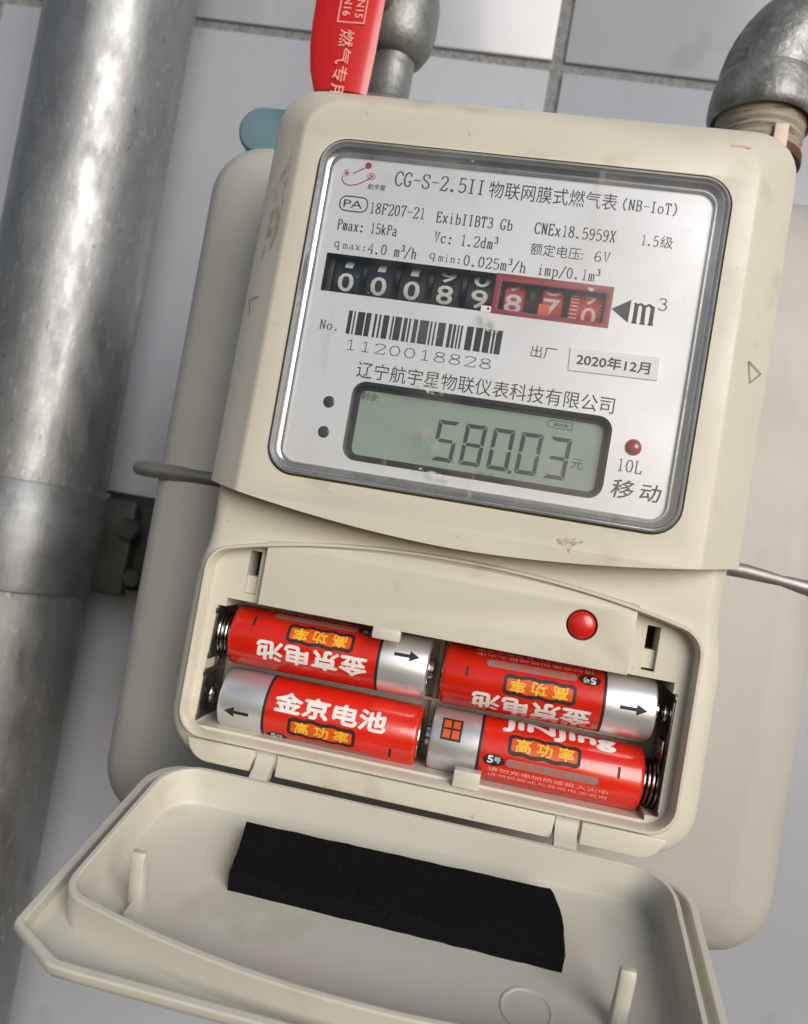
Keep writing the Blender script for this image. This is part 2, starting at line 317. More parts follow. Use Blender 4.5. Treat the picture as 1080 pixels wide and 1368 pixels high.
def stroke(pts, tv, th, z, g, closed=False):
    n = len(pts); L = []; Rr = []
    P = [Vector(p) for p in pts]
    for i in range(n):
        a = P[i]-P[i-1] if i else P[1]-P[0]; b = P[i+1]-P[i] if i < n-1 else P[-1]-P[-2]
        if a.length < 1e-6: a = b
        if b.length < 1e-6: b = a
        t = (a.normalized()+b.normalized()); t = t.normalized() if t.length > .3 else a.normalized()
        nn = Vector((-t.y, t.x)); k = abs(t.y)**1.2; hw = (tv*k+th*(1-k))/2
        hw *= min(1.6, 1/max(.4, abs(nn.dot(Vector((-a.y, a.x)).normalized()))))
        L.append((P[i].x+nn.x*hw, P[i].y+nn.y*hw, z)); Rr.append((P[i].x-nn.x*hw, P[i].y-nn.y*hw, z))
    g.add(L+Rr, [(i, i+1, n+i+1, n+i) for i in range(n-1)])
def song(s, x0, y0, x1, h, z=0, tv=1.08, th=.66):
    """serif letters, baseline y0, capital height h, from x0 to x1; '^' raises the next letter"""
    g = G(); i = 0; x = 0.; k = 0; items = []
    while i < len(s):
        if s[i] == '^': items.append((s[i+1], x, .6, 4.6)); x += 3; i += 2; continue
        items.append((s[i], x, 1., 0)); x += 5; i += 1
    w = x-1; sx = (x1-x0)/w; sy = h/8
    for c, xx, sc, dy in items:
        if not SG[c]: continue
        for j, pl in enumerate(SG[c].split('|')):
            pts = [tuple(float(q) for q in p.split(',')) for p in pl.split()]
            stroke([(x0+(xx+px*sc)*sx, y0+(dy+py*sc)*sy) for px, py in pts], tv*sy*.9, th*sy*.9, z+.004*j, g)
    return g
def disc(x, y, r, z, n=28, ry=None):
    ry = ry or r; return G().add([(x+r*math.cos(2*PI*i/n), y+ry*math.sin(2*PI*i/n), z) for i in range(n)], [tuple(range(n))])

# ------------------------------------------------------------------ the tiled wall
WT = TR(0, 0, -235, ry=3.4)     # the wall runs slightly away to the right
wall = build('wall', G().join(box(-950,-1000,-14,640,812,-2.2)), 'grout', T=WT, smooth=-1)
wall['kind'] = 'structure'
xs = [-936, -626.5, -316, -5.5, 305]; ys = [-1000, -395, 208.5]
tm = None
for i in range(len(xs)):
    for j in range(len(ys)):
        X0, Y0 = xs[i]+3.2, ys[j]+2.9; X1 = X0+310.5-6.4; Y1 = Y0+604-5.8
        g = box(0,0,-10, X1-X0,Y1-Y0,0, 1.2) if tm is None else None
        Tt = WT @ TR(X0, Y0, random.uniform(-.25,.25))
        if tm is None:
            o = build('tile', g, 'tile', smooth=40); tm = o.data
        else:
            o = bpy.data.objects.new('tile', tm); C.objects.link(o)
        o.parent = wall; o.matrix_world = A4 @ Tt @ A4.inverted(); o.matrix_basis = A4 @ Tt @ A4.inverted()

# ------------------------------------------------------------------ the gas meter
meter = thing('gas_meter', 'beige gas meter with glazed dial, open battery compartment and lowered cover', 'gas meter', (0, -143, -120))
# --- sheet metal body behind the front unit
def body_loops():
    L = []
    for ins, z in ((14,-44),(7,-45.2),(3,-48),(.6,-54),(0,-60),(0,-120),(0,-180),(.8,-188),(4,-195),(12,-198)):
        L.append(at_z(inset(rrect(-95.2,-143,95.2,61,18), ins) if ins else rrect(-95.2,-143,95.2,61,18), z))
    return loft(L, True, True)
body = build('body', body_loops(), 'body', meter, smooth=50)
seam = rrect(-96.4,-144.2,96.4,62.2,19)
build('seam_flange', loft([at_z(inset(seam,1.4),-113.4), at_z(seam,-113), at_z(seam,-109), at_z(inset(seam,1.4),-108.6)]), 'body', meter)
build('support_rod', tube([(-99,-41.6,-45.2),(-98.2,-41.4,-45.2),(-96,-41.2,-45.2),(-70,-41,-45.2),(60,-41.4,-45.2),(72,-41.6,-45.2),(88,-43.2,-46.2),(104,-45.5,-49)],[1.1,1.9,2.3,2.35,2.35,2.3,2.25,2.2]), 'rod', meter, label='thin grey steel rod behind the front unit')
for x in (69, -57):
    build('spud', lathe([(16,0),(16,4),(12.4,5),(12.4,27),(12,27.5)], T=TR(x,58,-95)), 'body', meter)

# --- moulded front case: upper hood
def step(x, e=0): return -42.6-(6.1)*(1-(abs(x)/60)**1.8)-e*.0
def hood(ix, top, rt, z, dy=0., hw=61.):
    """closed loop: top-right corner, top-left corner, down the left, along the curved lower edge"""
    pts = []; xw = hw-ix; n = 7
    for i in range(n+1):
        t = math.radians(90*i/n); pts.append((xw*.985-rt+rt*math.cos(t), top-rt+rt*math.sin(t), z))
    for i in range(n+1):
        t = math.radians(90+90*i/n); pts.append((-xw*.985+rt+rt*math.cos(t), top-rt+rt*math.sin(t), z))
    m = 30
    for i in range(m+1):
        x = -xw+2*xw*i/m; pts.append((x, step(x)+dy, z))
    return pts
face = hood(10.6, 46.3, 7, 0)
wh = rrect(-45.6,-38.8,45.6,38.8,6.5)
case = G()
case.join(plate([[(p[0],p[1]) for p in face], wh], 0, 0))
case.join(loft([face, hood(9.8,47.1,7.3,-.25), hood(9.0,48,7.6,-.85), hood(5,50.9,8.6,-4.1), hood(1.2,53.4,9.4,-7.3), hood(.5,53.9,9.6,-8.3), hood(0,54.2,9.8,-9.8), hood(-1.2,54.8,10,-24), hood(-2.4,55.4,10,-44)]))
# underside of the hood's curved edge is closed by the loft; line the dial opening
case.join(loft([at_z(wh,0), at_z(wh,-6)]))
front = build('front_case', case, 'case', meter, smooth=24)
# --- lower housing round the battery compartment
def low(ix, rb, z, e=0.):
    xw = 60.9-ix; pts = []; n = 8; bot = -107.3+ix*.9
    for i in range(n+1):
        t = math.radians(-90+90*i/n); pts.append((xw-rb+rb*math.cos(t), bot+rb+rb*math.sin(t), z))
    for (x,y) in ((0,-75),(.1,-66),(.6,-61),(1.6,-57),(1.9,-52),(1.7,-45),(1.7,-39)): pts.append((xw-x, y, z))
    for (x,y) in ((1.7,-39),(1.7,-45),(1.9,-52),(1.6,-57),(.6,-61),(.1,-66),(0,-75)): pts.append((-xw+x, y, z))
    for i in range(n+1):
        t = math.radians(180+90*i/n); pts.append((-xw+rb+rb*math.cos(t), bot+rb+rb*math.sin(t), z))
    return pts
def topc(x, yc, ye, w):     # gently arched upper edge: yc in the middle, ye at the sides
    return yc-(yc-ye)*(abs(x)/w)**2.2
def comp(ins, z, yb=-101.6):   # the outline of the compartment; same point count for every inset
    x0, x1 = -57.3+ins, 55.8-ins; b = yb+ins; r = 6.2-ins*.6; pts = []; n = 6
    tc = lambda x: topc(x, -50.6-ins, -56.4-ins, 51)
    xr = x1-r+r*math.cos(math.radians(76)); cyr = tc(xr)-r*math.sin(math.radians(76))
    xl = x0+r-r*math.cos(math.radians(76)); cyl = tc(xl)-r*math.sin(math.radians(76))
    for i in range(n+1):
        t = math.radians(-90+90*i/n); pts.append((x1-r+r*math.cos(t), b+r+r*math.sin(t), z))
    for i in range(n+1):
        t = math.radians(76*i/n); pts.append((x1-r+r*math.cos(t), cyr+r*math.sin(t), z))
    m = 28
    for i in range(1, m):
        x = xr+(xl-xr)*i/m; pts.append((x, tc(x), z))
    for i in range(n+1):
        t = math.radians(104+76*i/n); pts.append((x0+r+r*math.cos(t), cyl+r*math.sin(t), z))
    for i in range(n+1):
        t = math.radians(180+90*i/n); pts.append((x0+r+r*math.cos(t), b+r+r*math.sin(t), z))
    return pts
lower = G()
sh = low(4.2, 8, -7.2)
lower.join(plate([[(p[0],p[1]) for p in sh], [(p[0],p[1]) for p in comp(0,0)]], -7.2, -7.2))
lower.join(loft([sh, low(2.4,9.2,-7.6), low(.9,10.2,-9), low(.2,10.8,-11), low(0,11,-13.5), low(-.8,11,-42)]))
# raised rim and the inner wall of the compartment
lower.join(loft([comp(0,-7.2), comp(.15,-5.5), comp(.4,-5.1), comp(.85,-5.1), comp(1.05,-5.4), comp(1.4,-9.0)]))
lowc = build('battery_housing', lower, 'case', meter, smooth=32)
# floor deck of the compartment with the two latch slots and the bay opening
bay = [(-51.6,-69.2),(51.4,-69.2),(51.4,-71.6),(52.4,-71.6),(52.2,-98.4),(49.6,-98.4),(49.6,-99.6),(-54.2,-99.6),(-54.1,-87),(-53.6,-71.2),(-51.6,-71.2)][::-1]
slotL = rrect(-47.9,-67.4,-45.1,-57.2,.1,1); slotR = rrect(43.9,-67.8,46.8,-57.9,.1,1)
dk = [(p[0],p[1]) for p in comp(1.4,0)]
deck = plate([dk, bay, slotL, slotR], -9.0, -9.0)
deck.join(loft([at_z(bay,-9.0), at_z(bay,-25)], False, True))
for sl_ in (slotL, slotR): deck.join(loft([at_z(sl_,-9.0), at_z(sl_,-16)]))
tray = build('battery_tray', deck, 'case', meter, smooth=25)
for a, b in ((-47.9,-45.1),(43.9,46.8)):
    build('slot_ledge', box(a+.03,-67.3,-15,b-.03,-63.2,-10.2), 'case', tray)
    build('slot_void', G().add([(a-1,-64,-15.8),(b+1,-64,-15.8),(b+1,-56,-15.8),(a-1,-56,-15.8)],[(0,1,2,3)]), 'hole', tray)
build('bay_floor', G().add([(-56,-100,-24.4),(54,-100,-24.4),(54,-69,-24.4),(-56,-69,-24.4)],[(0,1,2,3)]), 'case', tray)
build('row_divider', box(-50,-85.9,-24.3,50,-85.1,-21.5,.2), 'case', tray)
build('cell_stop', box(-1.1,-98.5,-24.3,.1,-70,-22.5,.2), 'case', tray)
# --- overhanging panel with the red button
pm = [(x, topc(x,-51.6,-55.6,42)) for x in [40.9-84*i/30 for i in range(31)]]
pan = [(-43,-69),(-16,-69.3),(-16,-69.3),(40.6,-69)]+pm
pan = [(-43.1,-69.0),(40.7,-69.2)]+[(40.9-84.0*i/30, topc(40.9-84.0*i/30, -52.3, -55.2, 42)) for i in range(31)]
hb = [(29.6+3.4*math.cos(2*PI*i/28), -60.3+3.4*math.sin(2*PI*i/28)) for i in range(28)]
panel = build('button_panel', plate([pan, hb[::-1]], -8.6, -5.9, .12), 'case', meter, smooth=30)
st_ = [40.9-84.0*i/30 for i in range(31)]
build('panel_bevel', loft([[(x, topc(x,-51.3,-54.9,46)+.15, -5.2) for x in st_], [(x, topc(x,-52.3,-55.2,42)-.1, -6.0) for x in st_]], closed=False), 'case', panel)
build('panel_skirt', box(-43,-58.2,-8.95,40.6,-56.5,-8.5), 'case', panel)
build('clip_tab', box(-15.7,-71.6,-8.4,-9.3,-68.8,-5.9,.25), 'case', panel)
build('button_well', G().join(disc(29.6,-60.3,4.3,-8.2)), 'button', panel)
def dome(x, y, r, z, h, n=36, k=7):
    L = []
    for i in range(k+1):
        t = PI/2*i/k*.96; L.append([(x+r*math.cos(t)*math.cos(2*PI*j/n), y+r*math.cos(t)*math.sin(2*PI*j/n), z+h*math.sin(t)) for j in range(n)])
    L.insert(0, [(x+r*math.cos(2*PI*j/n), y+r*math.sin(2*PI*j/n), z-2) for j in range(n)])
    return loft(L, False, True)
build('reset_button', dome(29.6,-60.3,2.95,-6.0,1.0), 'button', meter, label='round red push button')
build('clip_tab', box(7.6,-100.3,-9.6,13.5,-96.6,-6.0,.25), 'case', tray)

# --- window rim, dial plate, window pane
O0 = rrect(-45.1,-38.3,45.1,38.3,6.0)
def O(d, z): return at_z(inset(O0, d) if d else O0, z)
build('window_frame', loft([O(0,-2),O(0,.3),O(.15,.7),O(.4,.9),O(.65,.85),O(.85,.5),O(1.0,.0),O(1.25,-.35),O(2.15,-1.0),O(2.3,-1.0),O(2.45,-.8),O(2.65,-.8),O(2.8,-1.0),O(2.9,-1.7),O(2.95,-3)]), 'chrome', meter, smooth=45)
build('frame_gasket', loft([at_z(inset(wh,-.02),-.35), O(-.0,-.2)]), mat('dark_olive_gap', srgb(70,68,48), .7), meter)
Zp = -1.7
cw = rrect(-40.3,4.1,24.2,12.9,.15,1); lw = rrect(-28.9,-33.1,28.8,-15.1,3.2)
dplate = build('dial_plate', plate([inset(O0,2.75), cw, lw], Zp, Zp), 'plate', meter, smooth=-1)
build('window_pane', plate([inset(O0,1.0)], .22, .22), 'glass', meter, smooth=-1)
Z = Zp+.03
def ink(g, m='ink', name='printed_line'): return build(name, g, m, dplate, smooth=-1)
ink(song('CG-S-2.5II', -27.6, 30.1, -7.2, 3.15, Z))
ink(text('物联网膜式燃气表', -6.2, 29.7, 22.0, 33.5, Z, -.008))
ink(song('(NB-IoT)', 22.9, 30.3, 35.0, 2.3, Z))
ink(song('18F207-21', -32.3, 23.1, -19.5, 2.45, Z))
ink(song('ExibIIBT3 Gb', -16.8, 22.8, .3, 2.35, Z))
ink(song('CNEx18.5959X', 5.3, 22.8, 22.8, 2.45, Z))
ink(song('1.5', 28.3, 23.0, 31.9, 2.2, Z)); ink(text('级', 32.3, 22.8, 35.0, 25.5, Z, -.006))
ink(song('Pmax: 15kPa', -39.0, 18.5, -25.1, 2.3, Z))
ink(song('Vc: 1.2dm^3', -16.5, 18.2, -2.4, 2.35, Z))
ink(text('额定电压:', 5.1, 18.0, 16.6, 20.7, Z, -.006)); ink(song('6V', 19.0, 18.2, 22.4, 2.2, Z))
ink(song('q', -39.0, 14.4, -37.6, 1.9, Z).join(song('max:', -36.9, 14.3, -31.4, 1.5, Z)).join(song('4.0 m^3/h', -31.0, 13.9, -19.8, 2.3, Z)))
ink(song('q', -16.9, 14.4, -15.4, 1.9, Z).join(song('min:', -14.8, 14.1, -9.6, 1.6, Z)).join(song('0.025m^3/h', -9.1, 13.8, 4.8, 2.3, Z)))
ink(song('imp/0.1m^3', 7.4, 13.8, 20.7, 2.3, Z))
ink(song('No.', -39.0, -4.6, -34.4, 2.0, Z))
bars = [(370,386),(393,399),(408,438),(443,464),(478,488),(497,505),(514,538),(550,557),(562,590),(598,613),(619,627),(638,656),(663,700),(706,714),(722,729),(738,768),(780,794),(799,810),(816,823),(829,837),(853,880),(889,916),(924,950),(957,966),(971,995)]
g = G()
for a, b in bars:
    X0 = -32.8+(a-370)/625*35.0; X1 = -32.8+(b-370)/625*35.0
    g.add([(X0,-5.0,Z),(X1,-5.0,Z),(X1,.35,Z),(X0,.35,Z)],[(0,1,2,3)])
ink(g, name='barcode')
ink(song('1120018828', -32.5, -8.5, .9, 2.2, Z, .95, .6))
ink(text('出厂', 8.9, -4.5, 14.4, -1.8, Z, -.012))
ink(text('辽宁航宇星物联仪表科技有限公司', -28.7, -14.45, 28.4, -10.7, Z, -.006))
ink(song('10L', 30.9, -26.2, 36.2, 2.6, Z, 1.05, .6))
ink(text('移', 30.4, -32.0, 35.0, -28.0, Z, .012, slant=.12)); ink(text('动', 36.4, -31.8, 40.6, -28.1, Z, .012, slant=.12))
ink(song('m', 29.0, 5.9, 33.6, 6.4, Z, 1.25, .55).join(song('3', 34.0, 9.3, 35.9, 2.6, Z)))
ink(G().add([(24.4,8.3,Z),(28.3,5.7,Z),(28.3,10.8,Z)],[(0,1,2)]), name='printed_arrow')
# certification mark and maker's emblem
g = G(); arc = rrect(-39.4,23.0,-32.9,26.4,1.5,5)
st = arc+[arc[0]]; stroke(st, .28, .28, Z, g); g.join(text('PA', -38.5,23.8,-34.1,25.6, Z+.01, 0.)); ink(g, name='printed_mark')
ink(disc(-34.3,33.9,.78,Z), 'redink', 'printed_emblem')
g = G(); stroke([(-35.0,33.3),(-37.6,31.7)], .22,.22, Z, g); ink(g, name='printed_emblem')
g = G(); stroke([(-39.8,31.0),(-39.9,30.1),(-39.2,29.2),(-38.0,28.9),(-36.4,29.2),(-34.9,30.0),(-33.6,30.9),(-32.8,31.7)], .26,.24, Z, g)
stroke([(-39.7,32.4),(-38.4,31.0)], .2,.2, Z+.01, g); stroke([(-39.8,31.4),(-38.2,31.9)], .2,.2, Z+.015, g); stroke([(-38.9,32.5),(-39.2,30.8)], .2,.2, Z+.02, g)
c = [(-33.2+.85*math.cos(t*PI/8), 31.5+.7*math.sin(t*PI/8)) for t in range(17)]; stroke(c, .18,.18, Z+.01, g)
stroke([(-33.6,31.8),(-32.8,31.3)], .3,.3, Z+.02, g); ink(g, 'redink', 'printed_emblem')
ink(text('航宇星', -33.6,28.5,-29.5,29.8, Z, .01), name='printed_emblem')
ink(text('LMN', -33.0,34.6,-30.9,35.2, Z, .0), name='printed_emblem') if False else None
# peeled glue marks on the window
# --- the two dark sensor dots and the red diode
for y in (-20.9,-27.8):
    build('sensor_lens', dome(-33.8,y,1.75,Zp-.35,.55), mat('dark_lens', (.03,.032,.04), .25) if y > -25 else bpy.data.materials['dark_lens'], meter)
build('indicator_lamp', dome(33.7,-20.8,1.85,Zp-.3,1.3), 'ledred', meter, label='small dark red indicator lamp')
# --- sticker
stk = build('date_sticker', plate([[(17.2,-1.3),(17.5,-6.3),(36.3,-5.9),(36.1,-.9)]], Zp+.05, Zp+.30), 'paper', meter, smooth=-1)
build('printed_line', text('2020年12月', 18.9,-4.9,34.4,-2.3, Zp+.33, .022), 'ink', stk, smooth=-1)

# --- counter
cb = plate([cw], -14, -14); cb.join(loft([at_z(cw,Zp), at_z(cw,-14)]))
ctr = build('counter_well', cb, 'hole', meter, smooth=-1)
rf = rrect(-1.3,3.95,24.35,13.05,.1,1); ri = rrect(.1,5.0,22.9,11.4,.1,1)
build('counter_red_frame', plate([rf, ri], Zp-.5, Zp+.12, .08), 'frred', meter)
R0 = 6.6; yc = 7.7; zc = -3.1-R0
def drum(x, wd, m, digit, nxt, dark=True, ang=-5.):
    d = build('counter_drum', lathe([(R0-.4,-wd/2),(R0,-wd/2+.3),(R0,wd/2-.3),(R0-.4,wd/2)], 60, TR(x,yc,zc,rz=90)), m, meter, smooth=40)
    g = G()
    for s, a, sc in ((digit,ang,1),(nxt,ang+(50 if nxt == '1' else 44),1)):
        hw_ = .8 if s == '1' else 1.75
        t = wrap(text(s, x-hw_, -2.05, x+hw_, 2.05, 0, .025), R0+.03, a, 'y', yc, zc)
        g.join(t)
    build('printed_digit', g, 'drumwhite', d, smooth=-1)
    return d
def wrap(g, R, a0, ax, yc, zc, stepmm=.7):
    """bend a flat print (x, s) round a cylinder whose axis is x; s runs up from the angle a0 (degrees above the outward direction)"""
    bm = bmesh.new(); vs = [bm.verts.new((v[0],v[1],v[2])) for v in g.v]
    for f in g.f:
        try: bm.faces.new([vs[i] for i in f])
        except ValueError: pass
    lo = min(v[1] for v in g.v); hi = max(v[1] for v in g.v); y = lo+stepmm
    while y < hi:
        bmesh.ops.bisect_plane(bm, geom=bm.verts[:]+bm.edges[:]+bm.faces[:], plane_co=(0,y,0), plane_no=(0,1,0)); y += stepmm
    for v in bm.verts:
        t = v.co.y/R+math.radians(a0); rr = R+v.co.z; v.co = Vector((v.co.x, yc+rr*math.sin(t), zc+rr*math.cos(t)))
    return from_bm(bm)
for x, s, nx in ((-35.2,'0','1'),(-27.5,'0','1'),(-19.8,'0','1'),(-12.2,'8','9'),(-4.4,'9','0')):
    drum(x, 6.3, 'drum', s, nx)
drum(3.2, 4.6, 'drumred', '8', '9'); drum(11.6, 4.8, 'drumred', '7', '8')
d9 = build('counter_drum', lathe([(R0-.4,-3.9),(R0,-3.6),(R0,3.3),(R0-.4,3.6)], 60, TR(19.0,yc,zc,rz=90)), 'drumred', meter, smooth=40)
g = wrap(text('0', 18.3,-2.3,21.4,1.5,0,.02), R0+.03, -8, 'y', yc, zc); g.join(wrap(text('9', 18.5,-1.7,21.2,1.9,0,.02), R0+.03, 27, 'y', yc, zc))
for k in range(9):
    y = -3.8+k*.86
    for a, b in ((15.6,17.4),(22.0,22.9)):
        g.join(wrap(G().add([(a,y,0),(b,y-.05,0),(b,y+.22,0),(a,y+.24,0)],[(0,1,2,3)]), R0+.03, 0, 'y', yc, zc))
build('printed_digit', g, mat('drum_scale_print', (.72,.45,.43), .6), d9, smooth=-1)
build('drum_flag', wrap(G().add([(8.9,-3.2,0),(11.3,-3.2,0),(11.3,.1,0),(8.9,.1,0)],[(0,1,2,3)]), R0+.05, 0,'y',yc,zc), 'orange', meter, smooth=-1)
for x in (-31.3,-23.6,-15.9,-8.2,7.2):
    build('pinion', lathe([(2.4,-.5),(2.4,.5)], 12, TR(x,10.2,-6.2,rz=90)), 'clampd', meter)
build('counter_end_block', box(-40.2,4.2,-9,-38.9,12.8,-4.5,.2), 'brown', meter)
tabw = build('decimal_point_tab', box(-3.5,4.1,Zp-.1,-.5,5.4,Zp+.1), 'paper', meter)
build('decimal_point', disc(-1.9,4.8,.28,Zp+.13), 'ink', tabw, smooth=-1)

# --- LCD
build('lcd_rim', loft([at_z(lw,Zp+.02), at_z(inset(lw,.5),Zp-.1), at_z(inset(lw,.9),-3.9), at_z(inset(lw,1.6),-3.95)]), 'lcdrim', meter, smooth=50)
lcd = build('lcd_screen', plate([inset(lw,.8)], -4, -4), 'lcd', meter, smooth=-1)
zs = -3.97
SEG = {'a':((.12,1),(.88,1)),'b':((1,.94),(1,.55)),'c':((1,.45),(1,.06)),'d':((.12,0),(.88,0)),'e':((0,.45),(0,.06)),'f':((0,.94),(0,.55)),'g':((.14,.5),(.86,.5))}
DIG = {'5':'afgcd','8':'abcdefg','0':'abcdef','3':'abgcd'}
g = G()
for k, ch in enumerate('58003'):
    cx = -6.7+k*6.22; w_ = 4.75; h_ = 9.3; y0 = -29.7
    T, q, H2 = .92, .11, h_/2
    PC = {'a':[(q,h_),(w_-q,h_),(w_-T-q*.5,h_-T),(T+q*.5,h_-T)], 'd':[(T+q*.5,T),(w_-T-q*.5,T),(w_-q,0),(q,0)],
          'f':[(0,h_-q*1.5),(T,h_-T-q*1.5),(T,H2+T*.5+q),(T*.45,H2+q),(0,H2+q+.1)], 'b':[(w_,h_-q*1.5),(w_-T,h_-T-q*1.5),(w_-T,H2+T*.5+q),(w_-T*.45,H2+q),(w_,H2+q+.1)],
          'e':[(0,q*1.5),(T,T+q*1.5),(T,H2-T*.5-q),(T*.45,H2-q),(0,H2-q-.1)], 'c':[(w_,q*1.5),(w_-T,T+q*1.5),(w_-T,H2-T*.5-q),(w_-T*.45,H2-q),(w_,H2-q-.1)],
          'g':[(T*.55+q,H2),(T+q,H2+T*.45),(w_-T-q,H2+T*.45),(w_-T*.55-q,H2),(w_-T-q,H2-T*.45),(T+q,H2-T*.45)]}
    for s in DIG[ch]:
        g.add([(cx-w_/2+px+.045*py, y0+py-.3, zs) for px, py in PC[s]], [tuple(range(len(PC[s])))])
g.add([(8.25,-30.35,zs),(9.0,-30.35,zs),(9.0,-29.6,zs),(8.25,-29.6,zs)],[(0,1,2,3)])
build('lcd_digits', g, 'lcdseg', lcd, smooth=-1)
build('lcd_symbol', text('元', 21.5,-27.1,24.1,-24.8, zs, 0.), 'lcdseg', lcd, smooth=-1)
build('lcd_symbol', text('剩余', -27.3,-18.9,-23.3,-17.1, zs, 0.), 'lcdseg', lcd, smooth=-1)
build('lcd_symbol', text('表开', 1.6,-32.1,5.6,-30.9, zs, 0.), 'lcdfaint', lcd, smooth=-1)
g = G(); r_ = [(15.4,-17.2),(20.4,-17.2),(20.4,-18.8),(15.4,-18.8),(15.4,-18.4),(15.0,-18.4),(15.0,-17.6),(15.4,-17.6),(15.4,-17.2)]
stroke(r_, .14,.14, zs, g); g.join(text('阀状态', 16.4,-18.4,19.6,-17.6, zs+.01, .01)); build('lcd_symbol', g, 'lcdseg', lcd, smooth=-1)

# --- moulded marks (groove shade painted as flat dark strips) and stains on the case
def on_left(x, y):  # height of the left / right sloping facet
    return -.85-(abs(x)-52.0)*(6.45/7.8)+.10
g = G()
def facet(pts, wdt=.22):
    L = G(); stroke(pts, wdt, wdt, 0, L); L.v = [(v[0], v[1], on_left(v[0], v[1])) for v in L.v]; return L
build('mark_shade_strip', facet([(-55.0,1.4),(-58.2,.9)]).join(facet([(-58.2,.9),(-57.0,-2.9)])), mat('groove_shade', srgb(120,112,88), .6), front, smooth=-1)
build('mark_shade_strip', facet([(54.6,1.3),(58.2,-.3),(55.8,-3.0),(54.6,1.3)]), bpy.data.materials['groove_shade'], front, smooth=-1)
def blob(pts, seed, z=None, zf=None, sub=5, amp=.5):
    """irregular stain outline"""
    rnd = random.Random(seed); out = []
    n = len(pts)
    for i in range(n):
        a = pts[i]; b = pts[(i+1)%n]
        for k in range(sub):
            t = k/sub; out.append((a[0]+(b[0]-a[0])*t+rnd.uniform(-amp,amp), a[1]+(b[1]-a[1])*t+rnd.uniform(-amp,amp)))
    g = plate([out], 0, 0); g.v = [(v[0],v[1],(zf(v[0],v[1]) if zf else z)) for v in g.v]; return g
st1 = [(-52.3,39),(-53.0,34.5),(-55.4,28.5),(-57.4,26.8),(-56.0,25.0),(-56.2,17),(-57.2,8.5),(-55.0,10),(-52.6,16),(-52.3,24),(-52.2,31)]
build('glue_stain', blob(st1, 3, zf=on_left, amp=.28), 'stain', front, smooth=-1)
build('glue_stain', blob([(20.6,-43.1),(23.0,-42.3),(26.0,-42.0),(26.8,-42.9),(24.4,-43.9),(24.0,-45.5),(23.0,-44.6)], 5, z=.02, amp=.2), 'stain2', front, smooth=-1)
build('pink_smear', blob([(43.0,46.05),(47.4,45.9),(47.5,45.5),(43.2,45.6)], 6, z=.02, amp=.12), 'pink', front, smooth=-1)

pane = bpy.data.objects['window_pane']
for k, (pl, mm_) in enumerate((([(-12.4,-22.8),(-10.6,-22.6),(-9.0,-24.6),(-7.2,-26.5),(-7.4,-28.8),(-9.0,-28.6),(-10.4,-26.2),(-12.2,-25.0)],'smear_tan'),
        ([(-14,-13.0),(-8.5,-13.3),(-6.8,-15.4),(-7.6,-16.4),(-12.0,-15.9),(-13.6,-15.2)],'smear_white'),
        ([(-3.5,3.4),(.4,3.2),(1.4,-.6),(-1.2,-.9),(-2.0,1.2)],'smear_white'),
        ([(-11.2,-32.6),(-10.2,-32.4),(-3.4,-33.6),(-3.6,-34.4),(-8.0,-34.0)],'smear_white'),
        ([(18.6,11.4),(20.0,11.6),(19.6,10.6)],'smear_white'), ([(-30.0,31.5),(-25.8,33.2),(-24.6,30.6),(-27.8,29.6)],'smear_dim'))):
    build('glue_smear', blob(pl, 20+k, z=.31, amp=.25), mm_, pane, smooth=-1)

# --- the hinge blocks on the lower edge
def arcp(cx, cy, r, a0, a1, n=6): return [(cx+r*math.cos(math.radians(a0+(a1-a0)*i/n)), cy+r*math.sin(math.radians(a0+(a1-a0)*i/n))) for i in range(n+1)]
for pl in ([(36.5,-101.9),(36.5,-106.9)]+arcp(48.6,-101.2,5.7,-90,-8),
           [(-32.4,-101.9),(-32.3,-106.9),(30.5,-106.9),(30.6,-101.9)],
           arcp(-48.6,-101.2,5.7,188,270)+[(-38.3,-106.9),(-37.8,-101.9)]):
    build('hinge_block', plate([pl], -14, -6.3, .35), 'case', meter, smooth=40)

# ------------------------------------------------------------------ the lowered battery cover
A_ = math.radians(16)
LT = Matrix(((1,0,0,0),(0,-math.sin(A_),math.cos(A_),-108.5),(0,math.cos(A_),math.sin(A_),-8),(0,0,0,1)))
def lid_out(ins=0):
    pts = []; x = 60.3-ins; r = 9-ins*.5; n = 7; v0 = .8+ins; v1 = 60.0-ins
    for i in range(n+1):
        t = math.radians(-90+90*i/n); pts.append((x-r+r*math.cos(t), v0+r+r*math.sin(t)))
    pts += [(x,52.6),(x-.3,53.6-ins*.2),(50.6-ins*.3,v1-.7),(49.4-ins*.3,v1-.1)]
    for i in range(1, 20): pts.append((49-98*i/20, v1+.3*math.sin(PI*i/20)))
    pts += [(-49.4+ins*.3,v1-.1),(-50.6+ins*.3,v1-.7),(-x+.3,53.6-ins*.2),(-x,52.6)]
    for i in range(n+1):
        t = math.radians(180+90*i/n); pts.append((-x+r+r*math.cos(t), v0+r+r*math.sin(t)))
    return pts
